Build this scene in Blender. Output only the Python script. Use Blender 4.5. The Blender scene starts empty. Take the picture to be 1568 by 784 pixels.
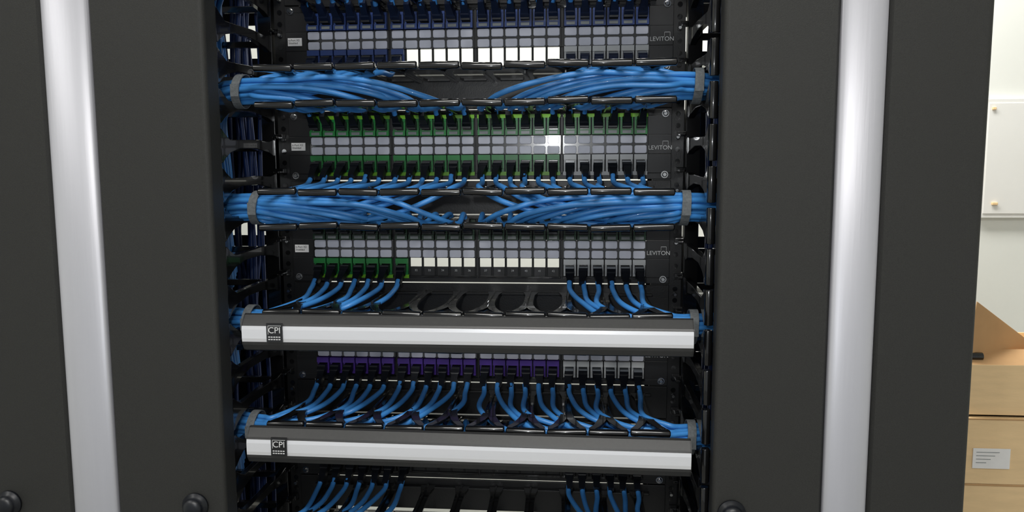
import bpy, math, random
from mathutils import Matrix, Vector
random.seed(7)
scene = bpy.context.scene
try:
    scene.view_settings.view_transform = 'Standard'
    scene.view_settings.look = 'None'
except Exception: pass

# ---------------------------------------------------------------- camera
F = 1230.0           # focal length for a 1568 px wide frame
EYE = 1.50
CAM = Vector((0.1353, -1.034, EYE))
R = (Matrix.Rotation(math.radians(5.0), 3, 'Z') @ Matrix.Rotation(math.radians(90-6.5), 3, 'X')
     @ Matrix.Rotation(math.radians(-0.25), 3, 'Z'))
cam_d = bpy.data.cameras.new('camera'); cam = bpy.data.objects.new('camera', cam_d)
scene.collection.objects.link(cam); scene.camera = cam
cam.matrix_world = Matrix.Translation(CAM) @ R.to_4x4()
cam_d.sensor_width = 36; cam_d.lens = 36*F/1568; cam_d.clip_start = 0.02

def at(u, v, y):
    d = R @ Vector(((u-784)/F, -(v-392)/F, -1))
    t = (y-CAM.y)/d.y
    return CAM + d*t

# ---------------------------------------------------------------- materials
def lin(c):
    c = c/255
    return c/12.92 if c <= .04045 else ((c+.055)/1.055)**2.4
def mat(name, rgb, rough=.5, metal=0, var=.08, nscale=30, bump=0, bscale=400, spec=.5, coat=0, stretch=None):
    m = bpy.data.materials.new(name); m.use_nodes = True
    nt = m.node_tree; b = nt.nodes['Principled BSDF']
    col = [lin(c) for c in rgb]
    b.inputs['Roughness'].default_value = rough; b.inputs['Metallic'].default_value = metal
    b.inputs['Specular IOR Level'].default_value = spec
    b.inputs['Coat Weight'].default_value = coat
    tc = nt.nodes.new('ShaderNodeTexCoord'); n = nt.nodes.new('ShaderNodeTexNoise')
    mp = nt.nodes.new('ShaderNodeMapping')
    if stretch: mp.inputs['Scale'].default_value = stretch
    nt.links.new(tc.outputs['Object'], mp.inputs['Vector'])
    nt.links.new(mp.outputs['Vector'], n.inputs['Vector'])
    n.inputs['Scale'].default_value = nscale; n.inputs['Detail'].default_value = 3
    r = nt.nodes.new('ShaderNodeValToRGB')
    r.color_ramp.elements[0].position = .3; r.color_ramp.elements[1].position = .7
    r.color_ramp.elements[0].color = [c*(1-var) for c in col]+[1]
    r.color_ramp.elements[1].color = [min(1, c*(1+var)) for c in col]+[1]
    nt.links.new(n.outputs['Fac'], r.inputs['Fac']); nt.links.new(r.outputs['Color'], b.inputs['Base Color'])
    if bump:
        n2 = nt.nodes.new('ShaderNodeTexNoise'); n2.inputs['Scale'].default_value = bscale
        n2.inputs['Detail'].default_value = 2
        nt.links.new(mp.outputs['Vector'], n2.inputs['Vector'])
        bp = nt.nodes.new('ShaderNodeBump'); bp.inputs['Strength'].default_value = bump
        bp.inputs['Distance'].default_value = .001
        nt.links.new(n2.outputs['Fac'], bp.inputs['Height']); nt.links.new(bp.outputs['Normal'], b.inputs['Normal'])
    return m
M_door = mat('powder_coat_charcoal', (46,46,44), .55, 0, .14, 900, .35, 1500, spec=.3)
M_silver = mat('brushed_aluminium', (186,186,192), .45, .4, .03, 60, .1, 300, stretch=(1,1,.05))
M_cover = mat('cover_charcoal', (50,50,50), .38, 0, .08, 300)
M_coversil = mat('cover_aluminium', (242,242,245), .28, .5, .02, 60, stretch=(.05,1,1))
M_steel = mat('black_steel', (14,14,15), .38, 0, .1, 60, .1, 600)
M_gloss = mat('gloss_black_plastic', (15,15,16), .18, 0, .1, 40, coat=.6)
M_panel = mat('panel_black', (18,18,20), .4, 0, .1, 60)
M_label = mat('label_window', (200,202,214), .38, 0, .04, 80, coat=.05)
M_boot = mat('plug_boot', (14,17,24), .4, 0, .2, 60)
M_bootblue = mat('plug_boot_navy', (18,30,56), .4, 0, .2, 60)
M_clear = mat('plug_clear', (110,115,120), .2, 0, .1, 60)
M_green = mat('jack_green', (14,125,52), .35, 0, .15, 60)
M_greenshade = mat('jack_green_shaded', (8,52,26), .35, 0, .15, 60)  # jack green with the shade from the fingers above put into the colour
M_lime = mat('lime_strip', (120,190,30), .4, 0, .15, 90)
M_purple = mat('jack_purple', (72,40,138), .4, 0, .15, 60)
M_blue = mat('jack_blue', (32,62,125), .4, 0, .15, 60)
M_white = mat('jack_white', (190,192,192), .35, 0, .05, 60)
M_greytab = mat('tab_grey', (130,135,135), .3, 0, .1, 60)
M_screw = mat('screw_nickel', (200,200,200), .2, 1, .05, 60)
M_cable = mat('blue_cable_jacket', (66,140,212), .38, 0, .12, 25, coat=.1)
M_cableshade = mat('shaded_blue_cable_jacket', (18,40,84), .5, 0, .15, 25)  # blue jacket darkened, shadow inside the side troughs put into the colour
M_velcro = mat('velcro_grey', (100,104,106), .9, 0, .2, 300, .5, 900)
M_txt = mat('print_white', (205,205,205), .5, 0, 0)
M_txtdk = mat('print_dark', (40,40,40), .5, 0, 0)
M_wall = mat('wall_paint', (232,234,228), .7, 0, .02, 4, .05, 200)
M_ceil = mat('ceiling_tile', (220,220,216), .8, 0, .03, 20, .1, 100)
M_floor = mat('vinyl_floor', (150,150,146), .4, 0, .1, 12)
M_card = mat('cardboard', (240,207,158), .75, 0, .05, 14, .15, 120, stretch=(1,1,6))
M_carddk = mat('cardboard_inside', (190,150,104), .8, 0, .08, 14)
M_paper = mat('paper_label', (240,238,236), .6, 0, .02, 60)
M_enam = mat('enamel_white', (236,236,232), .4, 0, .01, 10)

# ---------------------------------------------------------------- mesh builder
def link(o, parent=None):
    scene.collection.objects.link(o)
    if parent: o.parent = parent
    return o
def empty(name, loc=(0,0,0)):
    e = bpy.data.objects.new(name, None); e.empty_display_size = .05
    scene.collection.objects.link(e); return e
class MB:
    def __init__(s): s.v=[]; s.f=[]; s.m=[]; s.sm=[]; s.mats=[]
    def mi(s, m):
        if m not in s.mats: s.mats.append(m)
        return s.mats.index(m)
    def box(s, x0,x1,y0,y1,z0,z1,m, T=None):
        b=len(s.v)
        pts=[Vector((x,y,z)) for z in (z0,z1) for y in (y0,y1) for x in (x0,x1)]
        if T: pts=[T@p for p in pts]
        s.v+=pts
        for q in ((0,2,3,1),(4,5,7,6),(0,1,5,4),(2,6,7,3),(0,4,6,2),(1,3,7,5)):
            s.f.append([b+i for i in q]); s.m.append(s.mi(m)); s.sm.append(False)
    def cbox(s,c,d,m,T=None):
        s.box(c[0]-d[0]/2,c[0]+d[0]/2,c[1]-d[1]/2,c[1]+d[1]/2,c[2]-d[2]/2,c[2]+d[2]/2,m,T)
    def loft(s, rings, m, caps=True, smooth=False, closed=True):
        b=len(s.v); n=len(rings[0])
        for r in rings: s.v+=[Vector(p) for p in r]
        for k in range(len(rings)-1):
            for i in range(n if closed else n-1):
                j=(i+1)%n
                s.f.append([b+k*n+i,b+k*n+j,b+(k+1)*n+j,b+(k+1)*n+i]); s.m.append(s.mi(m)); s.sm.append(smooth)
        if caps:
            s.f.append([b+i for i in range(n)][::-1]); s.m.append(s.mi(m)); s.sm.append(False)
            s.f.append([b+(len(rings)-1)*n+i for i in range(n)]); s.m.append(s.mi(m)); s.sm.append(False)
    def cyl(s,p,axis,r,h,m,n=12,r2=None,smooth=True):
        r2 = r if r2 is None else r2
        a=Vector(axis).normalized(); u=a.orthogonal().normalized(); w=a.cross(u)
        p=Vector(p)
        def ring(c,rr): return [c+(u*math.cos(2*math.pi*i/n)+w*math.sin(2*math.pi*i/n))*rr for i in range(n)]
        s.loft([ring(p,r),ring(p+a*h,r2)],m,True,smooth)
    def build(s,name,parent=None,bevel=0):
        me=bpy.data.meshes.new(name)
        me.from_pydata([tuple(v) for v in s.v],[],s.f)
        for m in s.mats: me.materials.append(m)
        for i,p in enumerate(me.polygons): p.material_index=s.m[i]; p.use_smooth=s.sm[i]
        import bmesh
        bm=bmesh.new(); bm.from_mesh(me); bmesh.ops.recalc_face_normals(bm,faces=bm.faces); bm.to_mesh(me); bm.free()
        o=bpy.data.objects.new(name,me); link(o,parent)
        if bevel:
            md=o.modifiers.new('bevel','BEVEL'); md.width=bevel; md.segments=2; md.limit_method='ANGLE'
        return o
def text(name,body,loc,size,m,parent,align='LEFT'):
    c=bpy.data.curves.new(name,'FONT'); c.body=body; c.size=size; c.extrude=.0001
    c.align_x=align; c.align_y='CENTER'; c.materials.append(m)
    o=bpy.data.objects.new(name,c); o.location=loc; o.rotation_euler=(math.pi/2,0,0)
    return link(o,parent)
def catmull(P,n=7):
    P=[Vector(p) for p in P]; P=[P[0]*2-P[1]]+P+[P[-1]*2-P[-2]]
    out=[]
    for i in range(1,len(P)-2):
        a,b,c,d=P[i-1:i+3]
        for k in range(n):
            t=k/n
            out.append(.5*((2*b)+(c-a)*t+(2*a-5*b+4*c-d)*t*t+(3*b-a-3*c+d)*t**3))
    out.append(P[-2]); return out
def tubes(name,paths,r,m,parent,n=7):
    c=bpy.data.curves.new(name,'CURVE'); c.dimensions='3D'; c.bevel_depth=r; c.bevel_resolution=3
    c.use_fill_caps=True; c.materials.append(m)
    for P in paths:
        q=catmull(P,n); s=c.splines.new('POLY'); s.points.add(len(q)-1)
        for i,p in enumerate(q): s.points[i].co=(*p,1)
        s.use_smooth=True
    o=bpy.data.objects.new(name,c); return link(o,parent)

U=.13335
PZ=[EYE+.158-U*k for k in range(5)]
MZ=[EYE+.158+U/2-.0045-U*k for k in range(6)]
for q,dq in ((2,.002),(3,.006),(4,.004),(5,.004)): MZ[q]-=dq
GP=.1093; CP=.0176
PW=.2465
def colx(i): return (i//6-1.5)*GP+(i%6-2.5)*CP

# ---------------------------------------------------------------- patch panels
cfg=[dict(up=M_blue,lo=M_blue,openc=range(7,18),tall=True),
     dict(up=M_green,lo=M_green,openc=(),lime=(1,1)),
     dict(up=M_greenshade,lo=M_green,openc=range(7,18),lime=(1,1)),
     dict(up=M_purple,lo=M_purple,openc=()),
     dict(up=M_blue,lo=M_panel,openc=(),shade_fill=range(7,18))]
def present(k,i):
    return not (i in cfg[k].get('openc',()) or i in cfg[k].get('shade_fill',()))
for k in range(5):
    z=PZ[k]; c=cfg[k]
    e=empty('network_patch_panel')
    f=MB(); W=PW
    y0,y1=-.004,-.001
    f.box(-W,W,y0,y1,z+.036,z+.0437,M_panel)
    f.box(-W,W,y0,y1,z-.012,z+.012,M_panel)
    f.box(-W,W,y0,y1,z-.0437,z-.036,M_panel)
    for zz in (z-.036,z+.012):
        f.box(-W,colx(0)-CP/2,y0,y1,zz,zz+.024,M_panel)
        f.box(colx(23)+CP/2,W,y0,y1,zz,zz+.024,M_panel)
    for i in range(24):
        x=colx(i); f.box(x-CP/2,x+CP/2,y0,y1,z+.012,z+.036,M_panel)
        if i in c['openc']:
            hb=z-.0335 if c.get('tall') else z-.0235
            f.box(x-CP/2,x-.0074,y0,y1,z-.036,z-.012,M_panel)
            f.box(x+.0074,x+CP/2,y0,y1,z-.036,z-.012,M_panel)
            f.box(x-.0074,x+.0074,y0,y1,z-.036,hb,M_panel)
        else: f.box(x-CP/2,x+CP/2,y0,y1,z-.036,z-.012,M_panel)
        if i%6==5 and i<23:
            xg=x+CP/2; f.box(xg,xg+GP-6*CP,y0,y1,z+.012,z+.036,M_panel); f.box(xg,xg+GP-6*CP,y0,y1,z-.036,z-.012,M_panel)
    # flanges top and bottom, module bezels
    f.box(-W+.02,W-.02,-.001,.03,z+.0420,z+.0435,M_panel)
    f.box(-W+.02,W-.02,-.001,.03,z-.0435,z-.0420,M_panel)
    for g in range(4):
        xa=colx(g*6)-CP/2-.0008; xb=colx(g*6+5)+CP/2+.0008
        f.box(xa,xb,-.0065,-.004,z-.0119,z+.0119,M_gloss)
        f.box(xa,xb,-.0065,-.004,z+.035,z+.038,M_gloss)
        f.box(xa,xb,-.0065,-.004,z-.038,z-.035,M_gloss)
    f.build('faceplate',e,.0004)
    L=MB()
    for i in range(24):
        x=colx(i)
        for zc in (z+.0063,z-.0063):
            w,h,ch=.0076,.0050,.0014
            ring=[(-w+ch,-h),(w-ch,-h),(w,-h+ch),(w,h-ch),(w-ch,h),(-w+ch,h),(-w,h-ch),(-w,-h+ch)]
            L.loft([[(x+a,-.0066,zc+b) for a,b in ring],[(x+a,-.0078,zc+b) for a,b in ring],[(x+a*.94,-.0084,zc+b*.92) for a,b in ring]],M_label)
    L.build('label_windows',e)
    J=MB(); n=0
    for i in range(24):
        x=colx(i)
        for s in (1,-1):
            if s<0 and not present(k,i):
                if i in c.get('shade_fill',()):
                    J.box(x-.0072,x+.0072,-.006,-.004,z-.033,z-.013,M_panel)  # open port: black plate stands in for the shade behind it
                continue
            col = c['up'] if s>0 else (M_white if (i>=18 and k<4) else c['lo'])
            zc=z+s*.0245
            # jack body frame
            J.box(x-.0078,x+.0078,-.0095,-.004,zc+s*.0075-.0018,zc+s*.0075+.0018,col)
            J.box(x-.0078,x-.0056,-.0095,-.004,zc-.0060,zc+.0060,col)
            J.box(x+.0056,x+.0078,-.0095,-.004,zc-.0060,zc+.0060,col)
            J.box(x-.0080,x+.0080,-.0120,-.004,zc-s*.0088-.0033,zc-s*.0088+.0033,col)
            J.box(x-.0058,x+.0058,-.0050,-.004,zc-.0060,zc+.0060,M_gloss)
            if s>0:
                J.cbox((x,-.0125,zc-s*.0090),(.0105,.0012,.0036),M_greytab)
            # plug and tapered boot angled towards its cable manager
            J.cbox((x,-.0115,zc),(.0108,.015,.0078),M_clear if i>=18 and s<0 else M_boot)
            bm=M_boot if k else M_bootblue
            th=math.radians(36+random.uniform(-7,7)); sx=random.uniform(-.0025,.0025)
            rings=[]
            for t,w,h in ((0,.0056,.0050),(.009,.0056,.0050),(.0105,.0046,.0044),(.020,.0041,.0040),(.029,.0034,.0034)):
                cy=-.013-t*math.cos(th); cz=zc+s*t*math.sin(th)
                u=sx*t/.03
                ca,sa=math.cos(th)*h,math.sin(th)*h*s
                rings.append([(x+u-w,cy-sa,cz-ca),(x+u+w,cy-sa,cz-ca),(x+u+w,cy+sa,cz+ca),(x+u-w,cy+sa,cz+ca)])
            J.loft(rings,bm)
    if c.get('lime'):
        for g in range(4):
            xa=colx(g*6)-CP/2; xb=colx(g*6+5)+CP/2
            J.box(xa,xb,-.0085,-.004,z+.0338,z+.0385,M_lime if k==1 else M_greenshade)
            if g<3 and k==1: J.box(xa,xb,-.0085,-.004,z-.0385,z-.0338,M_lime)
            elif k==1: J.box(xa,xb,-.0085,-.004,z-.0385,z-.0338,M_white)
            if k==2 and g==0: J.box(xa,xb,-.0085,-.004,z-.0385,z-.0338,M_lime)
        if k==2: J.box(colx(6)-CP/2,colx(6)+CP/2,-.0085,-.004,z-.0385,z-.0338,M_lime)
    J.build('jacks_and_plugs',e)
    S=MB()
    for sx in (-1,1):
        for sz in (-1,1):
            p=(sx*.2385,-.004,z+sz*.038)
            S.cyl(p,(0,-1,0),.0045,.0012,M_screw,14); S.cyl((p[0],-.0052,p[2]),(0,-1,0),.0034,.002,M_screw,14,.0022)
    S.build('mounting_screws',e)
    T=MB(); T.box(-.2430,-.2245,-.0052,-.004,z-.0055,z+.0045,M_paper); T.build('tag',e)
    text('tag_print','6-Port X2\nShielded',(-.2420,-.0054,z-.0003),.0036,M_txtdk,e)
    text('maker_print','LEVITON',(.2175,-.0042,z-.0045),.0074,M_txt,e)
    o=MB(); ox=.0050; o.box(.2305+ox,.2375+ox,-.0042,-.004,z+.0035,z+.004,M_txt); o.box(.2305+ox,.2308+ox,-.0042,-.004,z-.001,z+.004,M_txt); o.box(.2372+ox,.2375+ox,-.0042,-.004,z-.001,z+.004,M_txt); o.build('maker_mark',e)
    for i in list(c['openc'])+list(c.get('shade_fill',())):
        if not c.get('tall'): text('port_number',str(25+i),(colx(i),-.0043,z-.0285),.0038,M_txt,e,'CENTER')

# ---------------------------------------------------------------- filler panels above and below
for za,zb in ((MZ[5]-.0255-.0889*3,MZ[5]-.0180),(EYE+.158+U+.0050-.0040,EYE+.158+U+.0889*2)):
    e=empty('blank_filler_panel'); q=MB()
    q.box(-PW,PW,-.004,-.001,za,zb,M_panel)
    for sx in (-1,1):
        for zz in (za+.01,(za+zb)/2,zb-.01): q.cyl((sx*.2385,-.004,zz),(0,-1,0),.0042,.002,M_screw,12,.003)
    q.build('plate',e,.0005)

# ---------------------------------------------------------------- horizontal managers
NP=.0463; TX=.004
YT=-.160
for j in range(6):
    z=MZ[j]; e=empty('horizontal_cable_manager')
    b=MB()
    mid=EYE+.158+U/2-U*j
    b.box(-PW,PW,-.004,-.001,mid-.0212,mid+.0212,M_steel)
    for s in (1,-1): b.box(-.225,.225,-.012,-.004,z+s*.0195-.0015,z+s*.0195+.0015,M_steel)
    b.build('back_plate',e,.0005)
    g=MB()
    for s in (1,-1):
        for i in range(10):
            x=(i-4.5)*NP; xo=TX
            prof=[(.0100,-.006),(.0062,-.03),(.0056,-.070),(.0066,-.096),(.0098,-.118),(.0155,-.138),(.0215,-.150),(.0215,-.158)]
            zz=z+s*.0195
            def sk(y): return xo*(-y/.16)
            # finger as a forked plate: two flaring prongs with an opening between them
            for sd in (1,-1):
                outer=[(x+sd*a+sk(y),y) for a,y in prof]
                inner=[(x+sk(-.152)+sd*.0155,-.155),(x+sk(-.144)+sd*.0098,-.146),(x+sk(-.13)+sd*.0030,-.130),(x+sk(-.118),-.118),(x+sk(-.006),-.006)]
                pl=outer+inner
                g.loft([[(a,y,zz-.0018) for a,y in pl],[(a,y,zz+.0018) for a,y in pl]],M_gloss)
            g.box(x-.0012,x+.0012,-.10,-.006,zz-.0038,zz+.0038,M_gloss)
            tilt=random.uniform(-.035,.035); dz=random.uniform(-.0012,.0012)
            n=14; h=.0222
            rings=[]
            for t,rr in ((-h,.0024),(-h+.0012,.0042),(h-.0012,.0042),(h,.0024)):
                rings.append([(x+xo+t,YT+math.cos(2*math.pi*q/n)*rr,zz+dz+t*tilt+math.sin(2*math.pi*q/n)*rr) for q in range(n)])
            g.loft(rings,M_gloss,True,True)
    g.build('fingers',e,.0005)
    if j in (3,4):
        # snap-on cover, extruded profile, clipped on the finger ends
        W=.2475; xc=.0065
        T=Matrix.Translation((xc,0,z+(.001 if j==3 else .0005)))@Matrix.Rotation(math.radians(0 if j==3 else .35),4,'Y')
        cv=MB()
        prof=[(-.1665,.0185),(-.172,.0200),(-.176,.0190),(-.1835,.0105),(-.1845,.0085)]
        low=[(-.1845,-.0105),(-.1835,-.0135),(-.1790,-.0200),(-.172,-.0225),(-.1665,-.0215)]
        inn=[(-.1675,-.0195),(-.178,-.0170),(-.1815,-.0105),(-.1815,.0085),(-.176,.0170),(-.1675,.0175)]
        poly=prof+low+inn
        cv.loft([[T@Vector((x,y,q)) for y,q in poly] for x in (-W,W)],M_cover)
        for sx in (-W,W):
            cv.loft([[T@Vector((sx+d,y,q)) for y,q in prof+low] for d in (-.0006,.0006)],M_cover)
        cv.build('cover_shell',e)
        si=MB(); si.loft([[T@Vector((x,y-.035,q)) for y,q in ((-.1489,.0083),(-.1502,.0078),(-.1508,.004),(-.1508,-.006),(-.1502,-.0098),(-.1489,-.0103))] for x in (-W,W)],M_coversil)
        si.build('cover_aluminium_strip',e)
        bd=MB(); bx=-.2475+.038
        yb=-.1870
        bd.box(bx-.0092,bx+.0092,yb,yb+.0022,-.0095,.0115,M_gloss,T)
        bd.box(bx-.0075,bx+.0075,yb-.0002,yb,.0085,.0090,M_txt,T)
        for q in (-.0045,-.0072):
            for r in range(5): bd.box(bx-.0072+r*.0029,bx-.0072+r*.0029+.0022,yb-.0002,yb,q,q+.0012,M_txt,T)
        bd.box(bx-.0075,bx-.0070,yb-.0002,yb,-.001,.0090,M_txt,T)
        bd.build('badge',e,.0003)
        text('badge_print','CPI',tuple(T@Vector((bx,yb-.0002,.0035))),.0098,M_txt,e,'CENTER')

# ---------------------------------------------------------------- cable bundles
def disc(n,ry,rz):
    out=[]
    for i in range(n):
        r=math.sqrt((i+.5)/n); a=i*2.39996
        out.append((r*math.cos(a)*ry,r*math.sin(a)*rz))
    return out
for j in range(6):
    zM=MZ[j]
    for side in (-1,1):
        cols=range(0,12) if side<0 else range(12,24)
        L=[]
        if j<5: L+=[(i,j,1) for i in cols]            # upper row of panel below, cable rises
        if j>0: L+=[(i,j-1,-1) for i in cols if present(j-1,i)]
        if not L: continue
        sl=disc(len(L),.0175,.0170); sl.sort(key=lambda q:q[1])
        dn=[l for l in L if l[2]==1]; up=[l for l in L if l[2]==-1]
        if j in (1,2): sl.sort(key=lambda q:q[0])      # falling cables run in front
        sA,sB=sl[:len(dn)],sl[len(dn):]
        e=empty('ethernet_cable_bundle'); paths=[]
        for lst,ss,kk in ((dn,sA,-1),(up,sB,1)):
            ss.sort(key=lambda q:kk*q[1]+.25*q[0], reverse=False)
            lst.sort(key=lambda l:-abs(colx(l[0])) if j in (1,2) and kk<0 else abs(colx(l[0])))
            if j in (1,2) and kk<0: ss.reverse()
            for (i,k,d),(dy,dz) in zip(lst,ss):
                x=colx(i); zj=PZ[k]+d*.0245
                cell=round(x/NP)*NP
                xg=cell+(x-cell)*.6+side*.008
                J=lambda a:random.uniform(-a,a)
                P=[(x,-.032,zj+d*.0135),(x+side*.0015,-.044,zj+d*.023)]
                zi=zM-d*.0215
                P.append((xg+J(.003),-.088+J(.012),zi))
                P.append((xg+side*.028,-.117+dy*.7,zM-d*.0115+dz*.25+J(.002)))
                xm=abs(xg)+.075
                if xm<.235:
                    P.append((side*xm,-.121+dy,zM-d*.003+dz*.7+J(.002)))
                q=xm+.055
                while q<.225:
                    P.append((side*q,-.121+dy*1.05+J(.003),zM+dz*1.0-.001+J(.0025))); q+=.055
                P.append((side*.248,-.114+dy*.84,zM+dz*.86))
                P.append((side*.272,-.104+dy*.84,zM+dz*.86-.001))
                P.append((side*.295,-.086+dy,zM+dz-.006))
                P.append((side*.325,-.035+dy,zM+dz-.03))
                P.append((side*.345,.02+dy,zM+dz-.10))
                paths.append(P)
        tubes('cables',paths,.0032,M_cable,e)
        v=MB(); n=32; xv=side*.262; yv=-.1085
        if j==2: xv=side*(.245 if side<0 else .250); yv=-.1145
        rings=[]
        for dx,k2 in ((-.0048,1),(.0048,1),(.0048,.94),(-.0048,.94),(-.0048,1)):
            rings.append([(xv+dx+.0015*math.sin(2*math.pi*q/n),yv+math.cos(2*math.pi*q/n)*.0215*k2,zM-.0008+math.sin(2*math.pi*q/n)*.0200*k2) for q in range(n)])
        v.loft(rings,M_velcro,False,False)
        v.box(min(xv-.0048,xv+.0048),max(xv-.0048,xv+.0048),yv-.0222,yv-.0208,zM-.008,zM+.006,M_velcro)
        v.build('velcro_strap',e)

# ---------------------------------------------------------------- rack frame
e=empty('equipment_rack'); r=MB()
for s in (-1,1):
    def bx(a,b,y0,y1,z0,z1,m=M_steel):
        r.box(min(s*a,s*b),max(s*a,s*b),y0,y1,z0,z1,m)
    bx(.2235,.262,.000,.003,.05,2.15)
    bx(.259,.262,.003,.075,.05,2.15)
    bx(.2235,.262,.075,.078,.05,2.15)
    zc=EYE-.5
    while zc<EYE+.35:
        r.cyl((s*.2545,0,zc),(0,-1,0),.0032,.001,M_gloss,10)
        zc+=.0148
    zc=EYE-.5
    while zc<EYE+.35:
        r.cyl((s*.2545,-.001,zc),(0,-1,0),.0030,.004,M_screw,10,.002); zc+=U/2
r.box(-.262,.262,0,.078,2.11,2.15,M_steel); r.box(-.262,.262,-.15,.22,.0,.05,M_steel)
r.build('uprights',e)

# ---------------------------------------------------------------- vertical managers
Z0,Z1=.0,2.15
def vert(side,xi,s0,s1,xo,knobs):
    e=empty('vertical_cable_manager')
    f=lambda x:side*x
    d=MB(); YF=-.194
    def arc(cx,cy,r,a0,a1,n=6): return [(cx+r*math.cos(math.radians(a0+(a1-a0)*t/n)),cy+r*math.sin(math.radians(a0+(a1-a0)*t/n))) for t in range(n+1)]
    r=.006
    inner=[(xi+.002,YF+.034)]+arc(xi+r,YF+r,r,180,270)+[(s0-.004,YF-.001),(s0-.001,YF+.003)]
    back=[(s0-.001,YF+.010),(xi+r,YF+.012),(xi+.005,YF+.034)]
    pl=inner+back
    d.loft([[(f(x),y,z) for x,y in pl] for z in (.08,2.12)],M_door,True,False)
    outer=[(s1+.001,YF+.003),(s1+.004,YF-.001)]+arc(xo-r,YF+r,r,270,360)+[(xo-.002,YF+.034)]
    back=[(xo-.005,YF+.034),(xo-r,YF+.012),(s1+.001,YF+.010)]
    d.loft([[(f(x),y,z) for x,y in outer+back] for z in (.08,2.12)],M_door)
    d.build('door_panels',e)
    s_=MB(); n=14; w=(s1-s0)/2; c=(s0+s1)/2
    pr=[(c-w*math.cos(math.pi*t/n), YF+.003-.009*math.sin(math.pi*t/n)**.8) for t in range(n+1)]
    pr+= [(s1,YF+.008),(s0,YF+.008)]
    s_.loft([[(f(x),y,z) for x,y in pr] for z in (.08,2.12)],M_silver,True,True)
    s_.build('aluminium_strip',e)
    kb=MB()
    for (kx,kz) in knobs:
        p=Vector((kx,YF-.001,kz)); a=Vector((0,-1,0)); rr=[]
        for rad,hh in ((.0150,0),(.0150,.003),(.0115,.004),(.0112,.009),(.0095,.012),(.0060,.0138),(.001,.0143)):
            rr.append([p+a*hh+Vector((rad*math.cos(2*math.pi*q/24),0,rad*math.sin(2*math.pi*q/24))) for q in range(24)])
        kb.loft(rr,M_boot,True,True)
    kb.build('door_latches',e)
    t=MB()
    def bx(a,b,y0,y1,z0,z1,m=M_steel): t.box(min(f(a),f(b)),max(f(a),f(b)),y0,y1,z0,z1,m)
    bx(xo-.006,xo-.003,-.155,.20,Z0,Z1)
    bx(.262,xo,-.155,.20,.0,.02)
    # back plate with pass-through windows
    wins=[(EYE+.165,EYE+.215),(EYE-.11,EYE-.085),(EYE+.080,EYE+.10)]
    zs=sorted(wins); z=Z0
    for a,b in zs: bx(.262,xo,.200,.203,z,a); z=b
    bx(.262,xo,.200,.203,z,Z1)
    for a,b in zs: bx(.43,xo,.200,.203,a,b)
    t.build('trough',e)
    # fingers projecting forward
    g=MB(); pit=.04445; xf=.270
    zz=EYE-.60
    g.box(min(f(.264),f(.282)),max(f(.264),f(.282)),-.006,.012,EYE-.62,EYE+.42,M_gloss)
    while zz<EYE+.42:
        z=zz
        pts=[(0,.0125,.0),(-.02,.0075,.0012),(-.06,.0055,.004),(-.105,.0050,.003),(-.132,.0075,0),(-.145,.0140,0),(-.152,.0190,0),(-.158,.0190,0)]
        rings=[]
        for y,h,o in pts:
            t2=.0038
            xx=xf+.002*(-y/.12)
            rings.append([(f(xx-t2),y,z+o-h),(f(xx+t2),y,z+o-h),(f(xx+t2),y,z+o+h),(f(xx-t2),y,z+o+h)])
        g.loft(rings,M_gloss)
        g.cyl((f(xf+.003),-.157,z-.0195),(0,0,1),.0050,.039,M_gloss,12)
        # small hooks on the spine
        g.box(min(f(.252),f(.264)),max(f(.252),f(.264)),-.012,-.001,z+.012,z+.018,M_gloss)
        g.box(min(f(.255),f(.262)),max(f(.255),f(.262)),-.022,-.010,z+.012,z+.015,M_gloss)
        # cross web reaching sideways into the trough
        g.box(min(f(.280),f(.345)),max(f(.280),f(.345)),-.004,.004,z-.004,z+.004,M_gloss)
        zz+=pit
    g.build('fingers',e,.0008)
    # vertical cable run
    paths=[]
    for q in range(26):
        x=random.uniform(.300,min(xo-.03,.42)); y=random.uniform(.05,.18)
        P=[]; z=EYE+.62
        while z>EYE-.8:
            P.append((f(x+random.uniform(-.006,.006)),y+random.uniform(-.006,.006),z)); z-=.12
        paths.append(P)
    tubes('vertical_cables',paths,.0029,M_cableshade,e,5)
kL=at(300,774,-.195); kL2=at(15,770,-.195); kR=at(1120,786,-.195)
vert(-1,.265,.393,.446,.575,[(kL.x,kL.z),(kL2.x,kL2.z)])
vert(1,.276,.390,.435,.535,[(kR.x,kR.z)])

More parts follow.
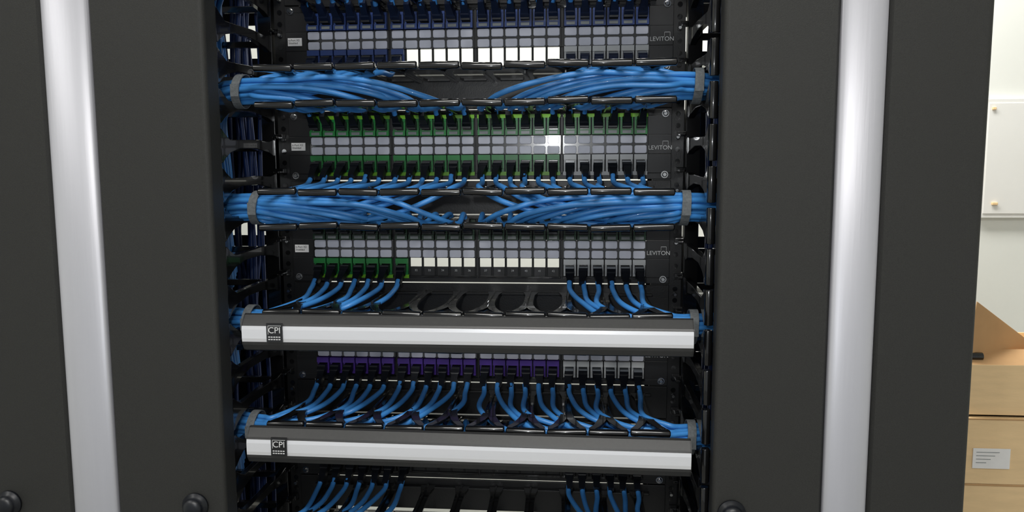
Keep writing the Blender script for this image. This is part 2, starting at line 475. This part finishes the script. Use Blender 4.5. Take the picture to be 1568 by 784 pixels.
# ---------------------------------------------------------------- cardboard boxes
def carton(x0,x1,y0,y1,z0,z1,open_=False,label=False):
    e=empty('cardboard_box'); b=MB(); t=.004
    if open_:
        b.box(x0,x1,y0,y0+t,z0,z1,M_card); b.box(x0,x1,y1-t,y1,z0,z1,M_card)
        b.box(x0,x0+t,y0,y1,z0,z1,M_card); b.box(x1-t,x1,y0,y1,z0,z1,M_card)
        b.box(x0,x1,y0,y1,z0,z0+t,M_card)
        # raised side flap and partly folded front flap
        b.loft([[(x0,y0+.01,z1),(x0+.018,y0+.01,z1+.122),(x0+.27,y0+.14,z1-.045),(x0+.27,y0+.14,z1-.06)],
                [(x0,y0+.014,z1),(x0+.018,y0+.014,z1+.122),(x0+.27,y0+.144,z1-.045),(x0+.27,y0+.144,z1-.06)]],M_carddk)
        b.loft([[(x0,y0,z1),(x1,y0,z1),(x1,y0+.05,z1+.020),(x0,y0+.05,z1+.020)],
                [(x0,y0+t,z1),(x1,y0+t,z1),(x1,y0+.05+t,z1+.020),(x0,y0+.05+t,z1+.020)]],M_carddk)
        b.cyl((x0+.014,y0+.02,z1+.012),(1,0,0),.008,.024,M_gloss,10)
    else:
        b.box(x0,x1,y0,y1,z0,z1,M_card)
        b.box(x0-.0005,x1+.0005,(y0+y1)/2-.03,(y0+y1)/2+.03,z1-.03,z1+.0006,M_carddk)
        b.box(x0,x1,y0-.001,y0,z1-.003,z1,M_carddk)
    b.build('carton',e,.001)
    return e
a=at(1477,640,.55); b_=at(1477,560,.55); c_=at(1475,740,.55)
X0=a.x
carton(X0,X0+.42,.55,.90,.0,.44)
carton(X0,X0+.42,.55,.90,.44,c_.z-.001)
e=carton(X0-.004,X0+.42,.55,.90,c_.z,a.z)
l0=at(1490,686,.549); l1=at(1545,718,.549)
lb=MB(); lb.box(l0.x,l1.x,.5475,.549,l1.z,l0.z,M_paper)
for q in range(4): lb.box(l0.x+.006,l1.x-.02-.008*q,.547,.5475,l0.z-.008-.007*q,l0.z-.0070-.007*q,M_greytab)
lb.build('shipping_label',e)
carton(X0+.002,X0+.40,.56,.88,a.z+.001,b_.z,True)

# wall-mounted electrical cabinet
WY=1.45
p0=at(1514,152,WY); p1=at(1508,333,WY)
e=empty('wall_mounted_electrical_panel'); w=MB()
w.box(p0.x-.02,p0.x+.60,WY-.02,WY-.001,p1.z,p0.z,M_enam)
w.box(p0.x-.008,p0.x+.588,WY-.023,WY-.02,p1.z+.012,p0.z-.012,M_enam)
w.box(p0.x+.000,p0.x+.010,WY-.03,WY-.02,p0.z-.032,p0.z-.024,M_card)
w.box(p0.x+.014,p0.x+.030,WY-.03,WY-.02,p1.z+.038,p1.z+.046,M_card)
w.build('cabinet',e,.002)

# ---------------------------------------------------------------- room
def slab(name,x0,x1,y0,y1,z0,z1,m):
    q=MB(); q.box(x0,x1,y0,y1,z0,z1,m); q.build(name)
slab('floor',-2.5,2.8,-3.5,WY+.1,-.1,0,M_floor)
slab('ceiling',-2.5,2.8,-3.5,WY+.1,2.8,2.9,M_ceil)
slab('wall_back',-2.5,2.8,WY,WY+.1,0,2.8,M_wall)
slab('wall_left',-2.6,-2.5,-3.5,WY+.1,0,2.8,M_wall)
slab('wall_right',2.8,2.9,-3.5,WY+.1,0,2.8,M_wall)
def lamp(x,y,sx,sy,pw,col=(1,.98,.95)):
    e=empty('ceiling_light'); q=MB()
    q.box(x-sx/2-.03,x+sx/2+.03,y-sy/2-.03,y+sy/2+.03,2.775,2.799,M_enam); q.build('housing',e)
    l=bpy.data.lights.new('tube','AREA'); l.shape='RECTANGLE'; l.size=sx; l.size_y=sy; l.energy=pw; l.color=col
    o=bpy.data.objects.new('tube',l); o.location=(x,y,2.765); link(o,e)
lamp(.2,-1.5,1.2,.4,33)
lamp(-1.4,-.9,.4,1.2,12)
lamp(.4,.9,1.8,.4,48)
# phone flash beside the lens
l=bpy.data.lights.new('phone_flash_light','POINT'); l.energy=5.2; l.shadow_soft_size=.016; l.color=(.95,.98,1)
o=bpy.data.objects.new('phone_flash_light',l); o.location=(.064,-1.03,EYE+.062); link(o)
w=bpy.data.worlds.new('world'); scene.world=w; w.use_nodes=True
w.node_tree.nodes['Background'].inputs[0].default_value=(.93,.97,1,1)
w.node_tree.nodes['Background'].inputs[1].default_value=.45
